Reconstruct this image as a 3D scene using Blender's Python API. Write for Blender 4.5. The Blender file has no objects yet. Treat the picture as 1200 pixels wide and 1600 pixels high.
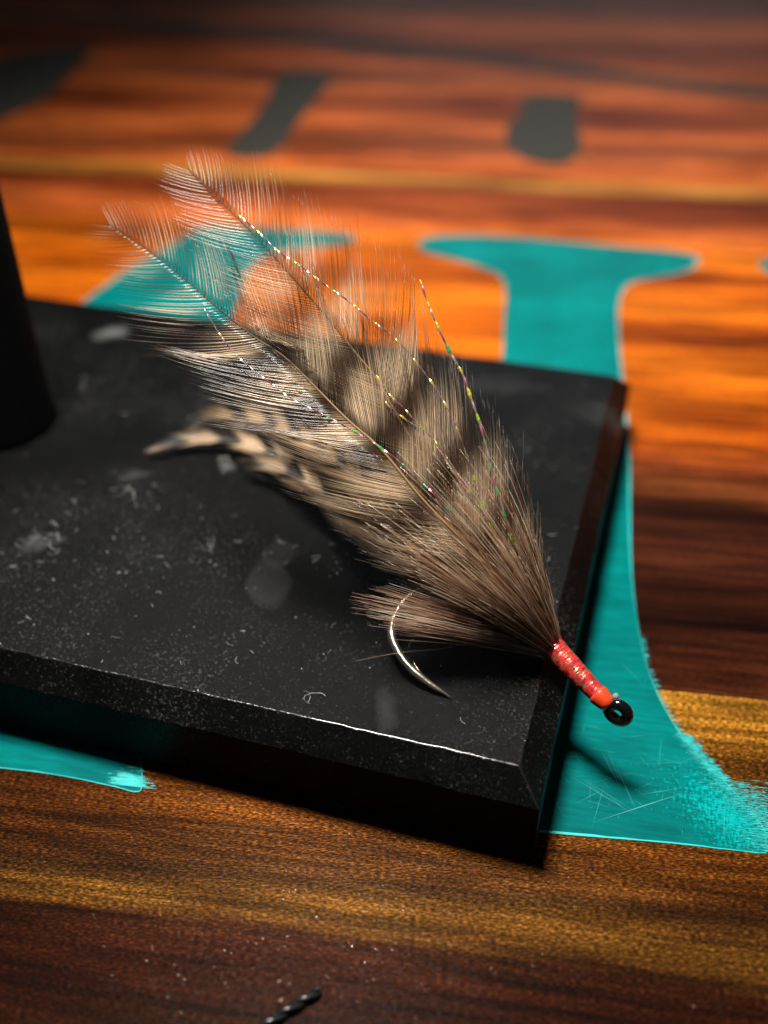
import bpy, bmesh, math, random
import numpy as np
from mathutils import Matrix, Vector

random.seed(7)
rng = np.random.default_rng(11)
S = 0.01                                  # everything below is written in centimetres
sc = bpy.context.scene
COL = sc.collection

# ------------------------------------------------------------------ camera
cd = bpy.data.cameras.new('camera')
cam = bpy.data.objects.new('camera', cd)
COL.objects.link(cam)
cam.matrix_world = (Matrix.Translation(Vector((0.838, -8.426, 12.050)) * S)
                    @ Matrix.Rotation(0.29866, 4, 'Z')
                    @ Matrix.Rotation(math.pi / 2 - 0.66657, 4, 'X')
                    @ Matrix.Rotation(-0.0134, 4, 'Z'))
cd.sensor_fit = 'HORIZONTAL'
cd.sensor_width = 36.0
cd.lens = 1613.4 / 1200 * 36.0
cd.clip_start = 0.005
cd.clip_end = 20.0
cd.dof.use_dof = True
cd.dof.focus_distance = 13.95 * S
cd.dof.aperture_fstop = 11.8
sc.camera = cam

# ------------------------------------------------------------------ world and lamps
w = bpy.data.worlds.new('World')
sc.world = w
w.use_nodes = True
w.node_tree.nodes['Background'].inputs['Color'].default_value = (0.80, 0.90, 1.0, 1)
w.node_tree.nodes['Background'].inputs['Strength'].default_value = 0.02

def lamp(name, kind, loc, target, energy, color, **kw):
    l = bpy.data.lights.new(name, kind)
    l.energy = energy
    l.color = color
    for k, v in kw.items():
        setattr(l, k, v)
    o = bpy.data.objects.new(name, l)
    COL.objects.link(o)
    d = (Vector(target) - Vector(loc)).normalized()
    o.matrix_world = Matrix.Translation(Vector(loc) * S) @ d.to_track_quat('-Z', 'Y').to_matrix().to_4x4()
    return o

# shaded bench lamp above the vise, and a window across the table
lamp('bench_lamp', 'SPOT', (-8.2, 7.0, 36.0), (-0.8, 14.0, 0), 17.0, (1.0, 0.95, 0.87),
     spot_size=math.radians(90), spot_blend=1.0, shadow_soft_size=0.042)
lamp('window_light', 'AREA', (-16, 118, 34), (-4, 30, 0), 0.8, (0.90, 0.95, 1.0),
     shape='RECTANGLE', size=0.60, size_y=0.30)

sc.view_settings.view_transform = 'Standard'
sc.view_settings.look = 'None'
sc.view_settings.exposure = 0.0
sc.view_settings.gamma = 1.0
sc.view_settings.use_curve_mapping = False

# ------------------------------------------------------------------ helpers
ORI = {}
def obj(name, verts, faces, mat, parent=None, smooth=True, cols=None, at=None):
    """one mesh object; verts in cm in the scene (or table) frame"""
    v = np.asarray(verts, float)
    if parent is not None:
        o0 = np.array(ORI.get(parent.name, (0, 0, 0)), float)
        loc = np.zeros(3)
        if at is not None:
            loc = np.array(at, float) - o0
        v = v - o0 - loc
    else:
        loc = np.array(at if at is not None else (0, 0, 0), float)
        v = v - loc
    me = bpy.data.meshes.new(name)
    fl = faces.tolist() if isinstance(faces, np.ndarray) else faces
    me.from_pydata((v * S).tolist(), [], fl)
    if smooth:
        me.polygons.foreach_set('use_smooth', [True] * len(me.polygons))
    if cols is not None:
        a = me.color_attributes.new('Col', 'FLOAT_COLOR', 'POINT')
        c = np.ones((len(v), 4))
        cols = np.asarray(cols, float)
        c[:, :cols.shape[1]] = cols
        a.data.foreach_set('color', c.ravel())
    me.materials.append(mat)
    me.update()
    o = bpy.data.objects.new(name, me)
    COL.objects.link(o)
    o.parent = parent
    o.location = Vector(loc.tolist()) * S
    ORI[o.name] = tuple((np.array(ORI.get(parent.name, (0, 0, 0))) if parent else 0) + loc) if parent else tuple(loc)
    return o

def empty(name, loc, label=None, cat=None, rotz=0):
    o = bpy.data.objects.new(name, None)
    COL.objects.link(o)
    o.empty_display_size = 0.01
    o.location = Vector(loc) * S
    o.rotation_euler = (0, 0, rotz)
    ORI[o.name] = tuple(loc)
    if label:
        o['label'] = label
        o['category'] = cat
    return o

def tag(o, label, cat, kind=None):
    o['label'] = label
    o['category'] = cat
    if kind:
        o['kind'] = kind
    return o

def catmull(P, n):
    P = np.asarray(P, float)
    Q = np.vstack([2 * P[0] - P[1], P, 2 * P[-1] - P[-2]])
    seg = len(P) - 1
    t = np.linspace(0, seg, n)
    i = np.minimum(t.astype(int), seg - 1)
    f = (t - i)[:, None]
    a, b, c, d = Q[i], Q[i + 1], Q[i + 2], Q[i + 3]
    return 0.5 * (2 * b + (c - a) * f + (2 * a - 5 * b + 4 * c - d) * f ** 2 + (3 * b - a - 3 * c + d) * f ** 3)

def resample(P, n):
    P = catmull(P, 400)
    s = np.r_[0, np.cumsum(np.linalg.norm(np.diff(P, axis=0), axis=1))]
    u = np.linspace(0, s[-1], n)
    return np.stack([np.interp(u, s, P[:, k]) for k in range(3)], 1), s[-1]

def nrm(a):
    return a / np.maximum(np.linalg.norm(a, axis=-1, keepdims=True), 1e-12)

def tubes(P, r, sides=3, col=None, cap=True, flat=1.0, ref=(0.31, 0.2, 0.93)):
    """P (N,K,3) polylines, r (N,K) radii -> verts, faces, cols : a tapered tube for each polyline"""
    P = np.asarray(P, float)
    if P.ndim == 2:
        P = P[None]
    r = np.asarray(r, float)
    if r.ndim == 1:
        r = np.broadcast_to(r, P.shape[:2])
    N, K, _ = P.shape
    T = nrm(np.gradient(P, axis=1))
    ref = np.broadcast_to(np.array(ref, float), T.shape)
    A = nrm(np.cross(T, ref))
    B = np.cross(T, A)
    ang = np.arange(sides) * 2 * np.pi / sides
    V = (P[:, :, None, :] + r[:, :, None, None] * (A[:, :, None, :] * np.cos(ang)[None, None, :, None]
         + flat * B[:, :, None, :] * np.sin(ang)[None, None, :, None]))
    idx = np.arange(N * K * sides).reshape(N, K, sides)
    a = idx[:, :-1, :]
    b = np.roll(a, -1, axis=2)
    d = idx[:, 1:, :]
    c = np.roll(d, -1, axis=2)
    F = np.stack([a, b, c, d], -1).reshape(-1, 4).tolist()
    if cap:
        F += idx[:, 0, ::-1].tolist() + idx[:, -1, :].tolist()
    C = None
    if col is not None:
        C = np.repeat(np.asarray(col, float)[:, :, None, :], sides, 2).reshape(-1, 3)
    return V.reshape(-1, 3), F, C

def lathe(profile, center, axis=(0, 0, 1), seg=48):
    ax = Vector(axis).normalized()
    q = ax.to_track_quat('Z', 'Y').to_matrix()
    V, F = [], []
    n = len(profile)
    for r, z in profile:
        for k in range(seg):
            a = 2 * math.pi * k / seg
            p = q @ Vector((r * math.cos(a), r * math.sin(a), z)) + Vector(center)
            V.append(tuple(p))
    for i in range(n - 1):
        for k in range(seg):
            k2 = (k + 1) % seg
            F.append((i * seg + k, i * seg + k2, (i + 1) * seg + k2, (i + 1) * seg + k))
    F.append(tuple(range(seg))[::-1])
    F.append(tuple((n - 1) * seg + k for k in range(seg)))
    return V, F

# ------------------------------------------------------------------ materials
class NT:
    def __init__(s, name):
        s.m = bpy.data.materials.new(name)
        s.m.use_nodes = True
        s.t = s.m.node_tree
        s.b = s.t.nodes['Principled BSDF']
        s.out = s.t.nodes['Material Output']
    def n(s, typ, **kw):
        x = s.t.nodes.new(typ)
        for k, v in kw.items():
            setattr(x, k, v)
        return x
    def set(s, node, **kw):
        for k, v in kw.items():
            k = k.replace('_', ' ')
            if hasattr(v, 'is_output'):
                s.t.links.new(v, node.inputs[k])
            else:
                node.inputs[k].default_value = v
        return node
    def link(s, a, b):
        s.t.links.new(a, b)
    def coords(s, scale=(1, 1, 1), rot=0.0, loc=(0, 0, 0), src=None):
        if src is None:
            src = s.n('ShaderNodeTexCoord').outputs['Object']
        # object coordinates are in metres: bring them to cm, then to the pattern's own scale
        if rot:
            r0 = s.n('ShaderNodeMapping')
            s.link(src, r0.inputs['Vector'])
            r0.inputs['Rotation'].default_value = (0, 0, rot)
            src = r0.outputs['Vector']
        mp = s.n('ShaderNodeMapping')
        s.link(src, mp.inputs['Vector'])
        mp.inputs['Scale'].default_value = tuple(100 * c for c in scale)
        mp.inputs['Location'].default_value = loc
        return mp.outputs['Vector']
    def noise(s, vec, scale=1.0, detail=3.0, rough=0.5, dist=0.0):
        x = s.n('ShaderNodeTexNoise')
        s.link(vec, x.inputs['Vector'])
        x.inputs['Scale'].default_value = scale
        x.inputs['Detail'].default_value = detail
        x.inputs['Roughness'].default_value = rough
        x.inputs['Distortion'].default_value = dist
        return x.outputs['Fac']
    def ramp(s, fac, stops, interp='LINEAR'):
        x = s.n('ShaderNodeValToRGB')
        s.link(fac, x.inputs['Fac'])
        cr = x.color_ramp
        cr.interpolation = interp
        while len(cr.elements) < len(stops):
            cr.elements.new(0.5)
        for e, (p, c) in zip(cr.elements, stops):
            e.position = p
            e.color = (*c, 1) if len(c) == 3 else c
        return x.outputs['Color']
    def math(s, op, a, b=None, clamp=False):
        x = s.n('ShaderNodeMath', operation=op, use_clamp=clamp)
        if op == 'MULTIPLY_ADD':
            x.inputs[2].default_value = 0.5
        for i, v in enumerate((a, b)):
            if v is None:
                continue
            if hasattr(v, 'is_output'):
                s.link(v, x.inputs[i])
            else:
                x.inputs[i].default_value = v
        return x.outputs[0]
    def mix(s, fac, a, b, blend='MIX'):
        x = s.n('ShaderNodeMix', data_type='RGBA', blend_type=blend)
        for i, v in ((0, fac), (6, a), (7, b)):
            if hasattr(v, 'is_output'):
                s.link(v, x.inputs[i])
            elif i == 0:
                x.inputs[0].default_value = v
            else:
                x.inputs[i].default_value = (*v, 1)
        return x.outputs[2]
    def bump(s, h, strength, dist):
        x = s.n('ShaderNodeBump')
        s.link(h, x.inputs['Height'])
        x.inputs['Strength'].default_value = strength
        x.inputs['Distance'].default_value = dist * S
        return x.outputs['Normal']

G = lambda a: (a, a, a)

def m_wood(name, v0, v1, stops, seed, warp=1.0, glint=0.0):
    """varnished hardwood; stops = colours across the board, mostly growth bands (v in cm)"""
    k = NT(name)
    src = k.n('ShaderNodeTexCoord').outputs['Object']
    off = (seed * 7.3, seed * 3.1, 0)
    sep = k.n('ShaderNodeSeparateXYZ')
    k.link(k.coords(src=src), sep.inputs[0])
    wn = k.noise(k.coords((0.055, 0.16, 1), src=src, loc=off), 1, 3, 0.55)
    wn2 = k.noise(k.coords((0.16, 1.1, 1), src=src, loc=off), 1, 4, 0.6)
    vv = k.math('ADD', sep.outputs['Y'], k.math('MULTIPLY', k.math('SUBTRACT', wn, 0.5), 5.0 * warp))
    vv = k.math('ADD', vv, k.math('MULTIPLY', k.math('SUBTRACT', wn2, 0.5), 2.2 * warp))
    fac = k.math('DIVIDE', k.math('SUBTRACT', vv, v0), v1 - v0, clamp=True)
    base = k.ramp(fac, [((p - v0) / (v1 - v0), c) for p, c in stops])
    # streaks along the grain
    st = k.noise(k.coords((0.22, 5.0, 1), src=src, loc=off), 1, 5, 0.62, 0.3)
    base = k.mix(1.0, base, k.ramp(st, [(0.28, G(0.34)), (0.48, G(0.92)), (0.70, G(1.55))]), 'MULTIPLY')
    st2 = k.noise(k.coords((1.1, 22, 1), rot=0.02, src=src, loc=off), 1, 3, 0.6)
    base = k.mix(1.0, base, k.ramp(st2, [(0.30, G(0.60)), (0.5, G(1.0)), (0.72, G(1.30))]), 'MULTIPLY')
    # darker clouds in the heartwood
    cl = k.noise(k.coords((0.10, 0.55, 1), src=src, loc=(seed * 2.1, seed, 0)), 1, 5, 0.62, 0.4)
    base = k.mix(1.0, base, k.ramp(cl, [(0.30, (0.22, 0.16, 0.14)), (0.45, (0.62, 0.55, 0.5)), (0.58, G(1.05))]), 'MULTIPLY')
    # growth lines
    gl = k.noise(k.coords((0.035, 0.70, 1), src=src, loc=off), 1, 2, 0.5)
    gl = k.math('SINE', k.math('MULTIPLY', gl, 75.0))
    base = k.mix(1.0, base, k.ramp(k.math('MULTIPLY_ADD', gl, 0.5), [(0.0, G(1.0)), (0.70, G(1.0)), (0.98, G(0.62))]), 'MULTIPLY')
    # short pores and fibre figure; the glint ramp paints golden glints into the colour
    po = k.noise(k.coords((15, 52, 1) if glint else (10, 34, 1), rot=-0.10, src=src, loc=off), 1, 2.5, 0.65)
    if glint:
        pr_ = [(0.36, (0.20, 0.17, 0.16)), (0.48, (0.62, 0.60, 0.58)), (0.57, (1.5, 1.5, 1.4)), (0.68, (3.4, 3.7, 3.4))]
    else:
        pr_ = [(0.30, (0.40, 0.36, 0.34)), (0.47, G(0.88)), (0.60, (1.25, 1.25, 1.2)), (0.72, (1.5, 1.5, 1.4))]
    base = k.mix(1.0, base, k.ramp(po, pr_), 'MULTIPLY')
    k.link(base, k.b.inputs['Base Color'])
    h = k.math('ADD', k.math('MULTIPLY', po, 0.7), k.math('MULTIPLY', st2, 0.5))
    k.set(k.b, Roughness=0.50, Metallic=0.30, Normal=k.bump(h, 0.8, 0.012))
    k.set(k.b, Coat_Weight=0.012, Coat_Roughness=0.07, Specular_IOR_Level=0.03)
    cb = k.noise(k.coords((9, 26, 1), src=src, loc=off), 1, 2, 0.5)
    k.link(k.bump(cb, 0.9, 0.02), k.b.inputs['Coat Normal'])
    return k.m

def m_epoxy(name, col, light):
    k = NT(name)
    src = k.n('ShaderNodeTexCoord').outputs['Object']
    a = k.noise(k.coords((0.35, 0.5, 1), src=src), 1, 4, 0.6)
    b = k.noise(k.coords((1.2, 9, 1), src=src, rot=0.05), 1, 4, 0.65)
    d = k.noise(k.coords((14, 14, 1), src=src), 1, 3, 0.6)
    c = k.mix(k.ramp(a, [(0.45, G(0)), (0.75, G(0.6))]), col, light)
    c = k.mix(1.0, c, k.ramp(b, [(0.3, G(0.72)), (0.7, G(1.22))]), 'MULTIPLY')
    c = k.mix(k.ramp(d, [(0.66, G(0)), (0.80, G(0.55))]), c, light)
    # dry-brushed wear at the letter's foot
    mp = k.n('ShaderNodeMapping', vector_type='TEXTURE')
    k.link(k.coords(src=src), mp.inputs['Vector'])
    mp.inputs['Location'].default_value = (2.95, 0.62, 0)
    mp.inputs['Rotation'].default_value = (0, 0, -0.75)
    mp.inputs['Scale'].default_value = (1.15, 0.62, 100)
    ln = k.n('ShaderNodeVectorMath', operation='LENGTH')
    k.link(mp.outputs['Vector'], ln.inputs[0])
    wv = k.noise(k.coords((26, 9, 1), src=src, rot=0.08), 1, 4, 0.7)
    wh = k.noise(k.coords((7, 30, 1), src=src), 1, 4, 0.7)
    wr = k.math('SUBTRACT', k.math('ADD', wv, k.math('MULTIPLY', wh, 0.8)), k.math('MULTIPLY', ln.outputs['Value'], 0.30))
    c = k.mix(k.ramp(wr, [(0.68, G(0)), (0.90, G(0.75))]), c, (0.0, 0.36, 0.35))
    k.link(c, k.b.inputs['Base Color'])
    k.set(k.b, Roughness=0.45, Specular_IOR_Level=0.025, Normal=k.bump(d, 0.12, 0.004))
    return k.m

def m_plain(name, col, rough=0.5, metal=0.0, coat=0.0, bump=None, var=0.15):
    k = NT(name)
    a = k.noise(k.coords((3, 3, 3)), 1, 4, 0.6)
    c = k.mix(1.0, col, k.ramp(a, [(0.3, G(1 - var)), (0.7, G(1 + var))]), 'MULTIPLY')
    k.link(c, k.b.inputs['Base Color'])
    k.set(k.b, Roughness=rough, Metallic=metal, Coat_Weight=coat, Coat_Roughness=0.08)
    if bump:
        h = k.noise(k.coords((bump[0],) * 3), 1, 3, 0.6)
        k.link(k.bump(h, bump[1], bump[2]), k.b.inputs['Normal'])
    return k.m

def m_plate():
    k = NT('black_powder_coat')
    src = k.n('ShaderNodeTexCoord').outputs['Object']
    fine = k.noise(k.coords((52, 52, 52), src=src), 1, 3, 0.7)
    mid = k.noise(k.coords((9, 9, 9), src=src), 1, 3, 0.6)
    big = k.noise(k.coords((0.55, 0.55, 0.55), src=src), 1, 4, 0.6)
    dustn = k.noise(k.coords((24, 24, 24), src=src, loc=(3, 1, 5)), 1, 2, 0.7)
    base = k.mix(k.ramp(big, [(0.35, G(0)), (0.75, G(1))]), (0.0014, 0.0015, 0.0016), (0.0032, 0.0034, 0.0035))
    # settled dust, thicker by the large noise; its specks also paint in sparkle
    thr = k.math('ADD', dustn, k.math('MULTIPLY', k.math('SUBTRACT', big, 0.50), 0.35))
    base = k.mix(k.ramp(thr, [(0.61, G(0)), (0.80, G(0.42))]), base, (0.13, 0.13, 0.125))
    film = k.noise(k.coords((1.6, 1.6, 1.6), src=src, loc=(7, 2, 0)), 1, 6, 0.7)
    base = k.mix(k.ramp(film, [(0.55, G(0)), (0.85, G(0.007))]), base, (0.25, 0.25, 0.24))
    # dried drop marks and smudges (cm, plate frame)
    sepv = k.coords(src=src)
    edge = k.noise(k.coords((3, 3, 3), src=src), 1, 3, 0.6)
    for cx, cy, rx, ry, rot, amt, soft in MARKS:
        mp = k.n('ShaderNodeMapping', vector_type='TEXTURE')
        k.link(sepv, mp.inputs['Vector'])
        mp.inputs['Location'].default_value = (cx, cy, 0)
        mp.inputs['Rotation'].default_value = (0, 0, rot)
        mp.inputs['Scale'].default_value = (rx, ry, 100)
        ln = k.n('ShaderNodeVectorMath', operation='LENGTH')
        k.link(mp.outputs['Vector'], ln.inputs[0])
        dd = k.math('ADD', ln.outputs['Value'], k.math('MULTIPLY', k.math('SUBTRACT', edge, 0.5), soft * 1.6))
        base = k.mix(k.ramp(dd, [(max(0.0, 1 - soft), G(amt)), (1.0, G(0))]), base, (0.30, 0.31, 0.31))
    k.link(base, k.b.inputs['Base Color'])
    h = k.math('ADD', fine, k.math('MULTIPLY', mid, 0.35))
    k.set(k.b, Roughness=0.24, Specular_IOR_Level=0.075, Normal=k.bump(h, 0.8, 0.014))
    return k.m

def m_fibre(name, rough=0.38, trans=0.35, spec=0.5):
    """feather fibre: colour comes from the fibre itself, some light passes through"""
    k = NT(name)
    at = k.n('ShaderNodeVertexColor', layer_name='Col')
    k.link(at.outputs['Color'], k.b.inputs['Base Color'])
    k.set(k.b, Roughness=rough, Specular_IOR_Level=spec, Sheen_Weight=0.0)
    tr = k.n('ShaderNodeBsdfTranslucent')
    k.link(at.outputs['Color'], tr.inputs['Color'])
    mx = k.n('ShaderNodeMixShader')
    mx.inputs[0].default_value = trans
    k.link(k.b.outputs[0], mx.inputs[1])
    k.link(tr.outputs[0], mx.inputs[2])
    k.link(mx.outputs[0], k.out.inputs['Surface'])
    return k.m

def m_flash():
    k = NT('pearl_tinsel')
    at = k.n('ShaderNodeVertexColor', layer_name='Col')
    k.link(at.outputs['Color'], k.b.inputs['Base Color'])
    k.set(k.b, Roughness=0.22, Metallic=0.75, Coat_Weight=1.0, Coat_Roughness=0.05)
    return k.m

def m_head():
    k = NT('red_thread_under_resin')
    src = k.n('ShaderNodeTexCoord').outputs['Object']
    # axis of the head runs along local x of the head frame: stretched cells = tinsel laps
    rot = math.radians(-32)
    vec = k.coords((38, 11, 11), src=src, rot=-rot)
    vo = k.n('ShaderNodeTexVoronoi')
    k.link(vec, vo.inputs['Vector'])
    vo.inputs['Scale'].default_value = 1.0
    hue = k.ramp(vo.outputs['Color'], [(0.0, (0.65, 0.04, 0.08)), (0.30, (0.70, 0.10, 0.12)), (0.42, (0.20, 0.015, 0.07)), (0.52, (0.85, 0.70, 0.18)),
                                       (0.62, (0.80, 0.12, 0.08)), (0.76, (0.80, 0.75, 0.25)), (1.0, (0.30, 0.03, 0.10))])
    n1 = k.noise(k.coords((16, 16, 16), src=src), 1, 3, 0.6)
    base = k.mix(k.ramp(n1, [(0.50, G(0)), (0.63, G(0.8))]), (0.60, 0.030, 0.034), hue)
    k.link(base, k.b.inputs['Base Color'])
    k.link(k.ramp(n1, [(0.42, G(0.1)), (0.6, G(0.75))]), k.b.inputs['Metallic'])
    hb = k.noise(k.coords((26, 26, 26), src=src), 1, 3, 0.7)
    k.set(k.b, Roughness=0.25, Normal=k.bump(hb, 0.7, 0.010), Coat_Weight=0.8, Coat_Roughness=0.10)
    cb = k.noise(k.coords((12, 12, 12), src=src), 1, 3, 0.7)
    k.link(k.bump(cb, 0.5, 0.012), k.b.inputs['Coat Normal'])
    return k.m

MARKS = [(-4.35, 2.35, 0.38, 0.62, 0.45, 0.045, 0.25), (-4.45, 3.05, 0.26, 0.42, 0.2, 0.030, 0.3),
         (-10.6, 8.9, 0.45, 0.32, 0.5, 0.26, 0.8), (-8.3, 2.2, 0.45, 0.22, 0.5, 0.11, 0.9),
         (-4.35, 5.0, 0.55, 0.40, 0.2, 0.07, 0.9), (-6.2, 5.0, 0.20, 0.14, 0, 0.20, 0.9),
         (-1.9, 0.45, 0.18, 0.50, 0.3, 0.05, 0.9), (-7.7, 4.3, 0.35, 0.2, 0.5, 0.08, 0.9),
         (-3.6, 3.75, 0.14, 0.2, 0, 0.16, 0.6), (0.2, 8.6, 0.9, 0.5, 0.2, 0.04, 0.9), (-2.2, 9.0, 1.2, 0.5, 0.2, 0.03, 0.9)]

# ------------------------------------------------------------------ the table
ANG = 0.15071                                 # boards run a little askew of the plate
table = empty('table', (0, 0, 0), None, None, ANG)
table['kind'] = 'structure'
table['label'] = 'varnished red and golden hardwood table with turquoise resin letters let into it'

OR, GD, DK, RD, BR = (0.48, 0.094, 0.003), (0.36, 0.155, 0.020), (0.030, 0.0075, 0.003), (0.16, 0.032, 0.008), (0.12, 0.042, 0.010)
OL, FAR, FARD = (0.60, 0.145, 0.005), (0.62, 0.138, 0.026), (0.20, 0.036, 0.008)
boards = [
    (-9.0, 2.84, [(-9, DK), (-3.6, (0.013, 0.0035, 0.0012)), (-2.7, (0.024, 0.0050, 0.0015)), (-2.1, (0.024, 0.0060, 0.0015)), (-1.75, (0.095, 0.038, 0.005)), (-1.25, (0.036, 0.013, 0.003)),  # dark wood at the front end, darkened further to paint in light fall-off
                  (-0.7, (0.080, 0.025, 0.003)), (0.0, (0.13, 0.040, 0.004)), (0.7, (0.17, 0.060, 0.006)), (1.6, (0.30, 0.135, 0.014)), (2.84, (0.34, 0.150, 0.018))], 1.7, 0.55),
    (2.855, 8.9, [(2.855, (0.05, 0.012, 0.004)), (4.5, DK), (6.3, (0.045, 0.010, 0.004)), (7.4, DK), (8.2, (0.14, 0.035, 0.008)), (8.9, RD)], 4.2, 0.6),
    (8.915, 23.3, [(8.915, RD), (10.5, OR), (12, OL), (14, OR), (15.5, OL), (17, OR), (19, OL), (20.5, FAR), (22.3, FARD), (23.3, FARD)], 9.1, 0.8),
    (23.315, 24.6, [(23.315, GD), (23.9, (0.50, 0.22, 0.045)), (24.6, OR)], 12.3, 0.1),
    (24.615, 36.0, [(24.615, FAR), (27, (0.24, 0.06, 0.018)), (29, FAR), (31, FARD), (33, FAR), (36, (0.22, 0.055, 0.02))], 5.9, 1.2),
    (36.015, 52.0, [(36.015, FAR), (40, FARD), (44, FAR), (48, (0.19, 0.05, 0.02)), (52, FARD)], 3.3, 1.4),
    (52.015, 78.0, [(52.015, FARD), (60, FAR), (70, FARD), (78, FAR)], 6.6, 1.6),
]
def board_mesh(v0, v1):
    bm = bmesh.new()
    b = 0.012
    x0, x1, z0 = -62.0, 44.0, -2.4
    vs = [(x0, v0, z0), (x1, v0, z0), (x1, v1, z0), (x0, v1, z0), (x0, v0, -b), (x1, v0, -b), (x1, v1, -b), (x0, v1, -b),
          (x0, v0 + b, 0), (x1, v0 + b, 0), (x1, v1 - b, 0), (x0, v1 - b, 0)]
    fs = [(3, 2, 1, 0), (0, 1, 5, 4), (1, 2, 6, 5), (2, 3, 7, 6), (3, 0, 4, 7), (4, 5, 9, 8), (5, 6, 10, 9), (6, 7, 11, 10), (7, 4, 8, 11), (8, 9, 10, 11)]
    bm.free()
    return vs, fs
for i, (v0, v1, stops, seed, warp) in enumerate(boards):
    V, F = board_mesh(v0, v1)
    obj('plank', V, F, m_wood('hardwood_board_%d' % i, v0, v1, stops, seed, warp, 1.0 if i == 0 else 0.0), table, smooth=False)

teal = m_epoxy('turquoise_resin', (0.0, 0.102, 0.099), (0.0, 0.20, 0.195))
cyan = m_plain('scuffed_turquoise_resin', (0.0, 0.42, 0.41), 0.5)
slate = m_plain('dark_resin', (0.030, 0.029, 0.023), 0.6)
slate.node_tree.nodes['Principled BSDF'].inputs['Specular IOR Level'].default_value = 0.12
smear = m_plain('smeared_turquoise_resin', (0.0, 0.24, 0.23), 0.5)

def smooth_poly(P, per=4):
    P = np.array(P)
    n = len(P)
    out = []
    for i in range(n):
        p0, p1, p2, p3 = P[i - 1], P[i], P[(i + 1) % n], P[(i + 2) % n]
        for k in range(per):
            t = k / per
            cr = 0.5 * (2 * p1 + (p2 - p0) * t + (2 * p0 - 5 * p1 + 4 * p2 - p3) * t * t + (3 * p1 - p0 - 3 * p2 + p3) * t ** 3)
            lin = p1 * (1 - t) + p2 * t
            L = np.linalg.norm(p2 - p1)
            out.append(cr if L < 4 else lin)
    return np.array(out)

def slab(P, z0, z1):
    n = len(P)
    V = [(x, y, z1) for x, y in P] + [(x, y, z0) for x, y in P]
    F = [tuple(range(n))] + [(i, i + n, (i + 1) % n + n, (i + 1) % n) for i in range(n)]
    return V, F

def ccw(P):
    a = sum(P[i - 1][0] * P[i][1] - P[i][0] * P[i - 1][1] for i in range(len(P)))
    return P if a > 0 else P[::-1]

def rim(P, w_in, w_out, z, jag=0.4):
    """a scuffed lip along the outline of an inlay"""
    P = np.array(P)
    n = len(P)
    T = nrm(np.roll(P, -1, 0) - np.roll(P, 1, 0))
    N = np.stack([T[:, 1], -T[:, 0]], 1)
    lo = np.interp(np.arange(n), np.linspace(0, n, 24), np.r_[rng.random(23) ** 1.5, 0.3]) * 1.5 + 0.12
    wi = w_in * (lo * (1 + jag * rng.uniform(-1, 1, n)))[:, None]
    wo = w_out * (lo * (1 + jag * rng.uniform(-1, 1, n)))[:, None]
    a, b = P - N * wi, P + N * wo
    V = [(x, y, z) for x, y in a] + [(x, y, z) for x, y in b]
    F = [(i, i + n, (i + 1) % n + n, (i + 1) % n) for i in range(n)]
    return V, F

I_LETTER = [[-3.416,18.952],[-3.103,19.433],[-1.571,19.7],[0.42,19.573],[2.363,19.363],[3.742,19.183],[4.197,18.901],[4.193,18.491],[3.811,17.967],[2.945,17.475],[2.399,17.142],[2.114,16.584],[1.983,15.67],[1.934,14.321],[1.935,12.787],[1.97,10.875],[1.965,8.96],[1.889,7.277],[1.845,5.795],[1.869,4.486],[1.958,3.465],[2.125,2.675],[2.378,2.017],[2.679,1.526],[3.027,1.069],[3.342,0.531],[3.36,0.252],[3.322,0.099],[2.868,0.087],[2.12,0.086],[1.277,0.064],[0.382,0.035],
            [-1.2,0.02],[-2.35,0.06],[-2.5,0.25],[-2.3,0.75],[-1.6,1.5],[-1.1,2.7],[-0.9,4.5],[-0.84,8],[-0.8,11],[-0.777,12.902],[-0.833,14.647],[-0.861,16.231],[-1.037,17.083],[-1.47,17.505],[-2.157,17.91],[-2.891,18.24],[-3.279,18.535]]
LEFT = [[-7.55,14.0],[-7.665,15.61],[-7.789,16.522],[-7.672,17.43],[-7.158,17.954],[-6.32,18.31],[-5.389,18.723],[-5.252,19.005],[-5.423,19.254],[-6.349,19.421],[-7.874,19.476],[-9.292,19.406],[-9.812,19.206],[-10.158,18.437],[-10.627,17.253],[-11.102,15.974],[-11.553,14.338],[-12.2,11.5],[-12.9,8.0],[-13.6,4.5],[-14.6,1.9],[-15.6,0.6],[-15.5,0.15],[-11,0.11],[-7.358,0.084],[-6.775,0.082],[-6.185,0.047],[-5.591,-0.019],[-5.256,-0.062],[-5.23,0.084],[-5.45,0.6],[-6.1,1.6],[-6.8,3.5],[-7.2,7],[-7.45,11]]
def letter(P, name='letter_inlay'):
    P = ccw([list(p) for p in smooth_poly(P)])
    V, F = slab(P, -0.3, 0.006)
    o = obj(name, V, F, teal, table, smooth=False)
    V, F = rim(P, 0.020, 0.008, 0.009)
    obj('scuffed_edge', V, F, cyan, o, smooth=False)
    return o
letter_I = letter(I_LETTER)
letter_L = letter(LEFT)
letter_R = letter([[x + 9.26, y - 0.38 if y > 10 else y] for x, y in I_LETTER])

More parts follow.
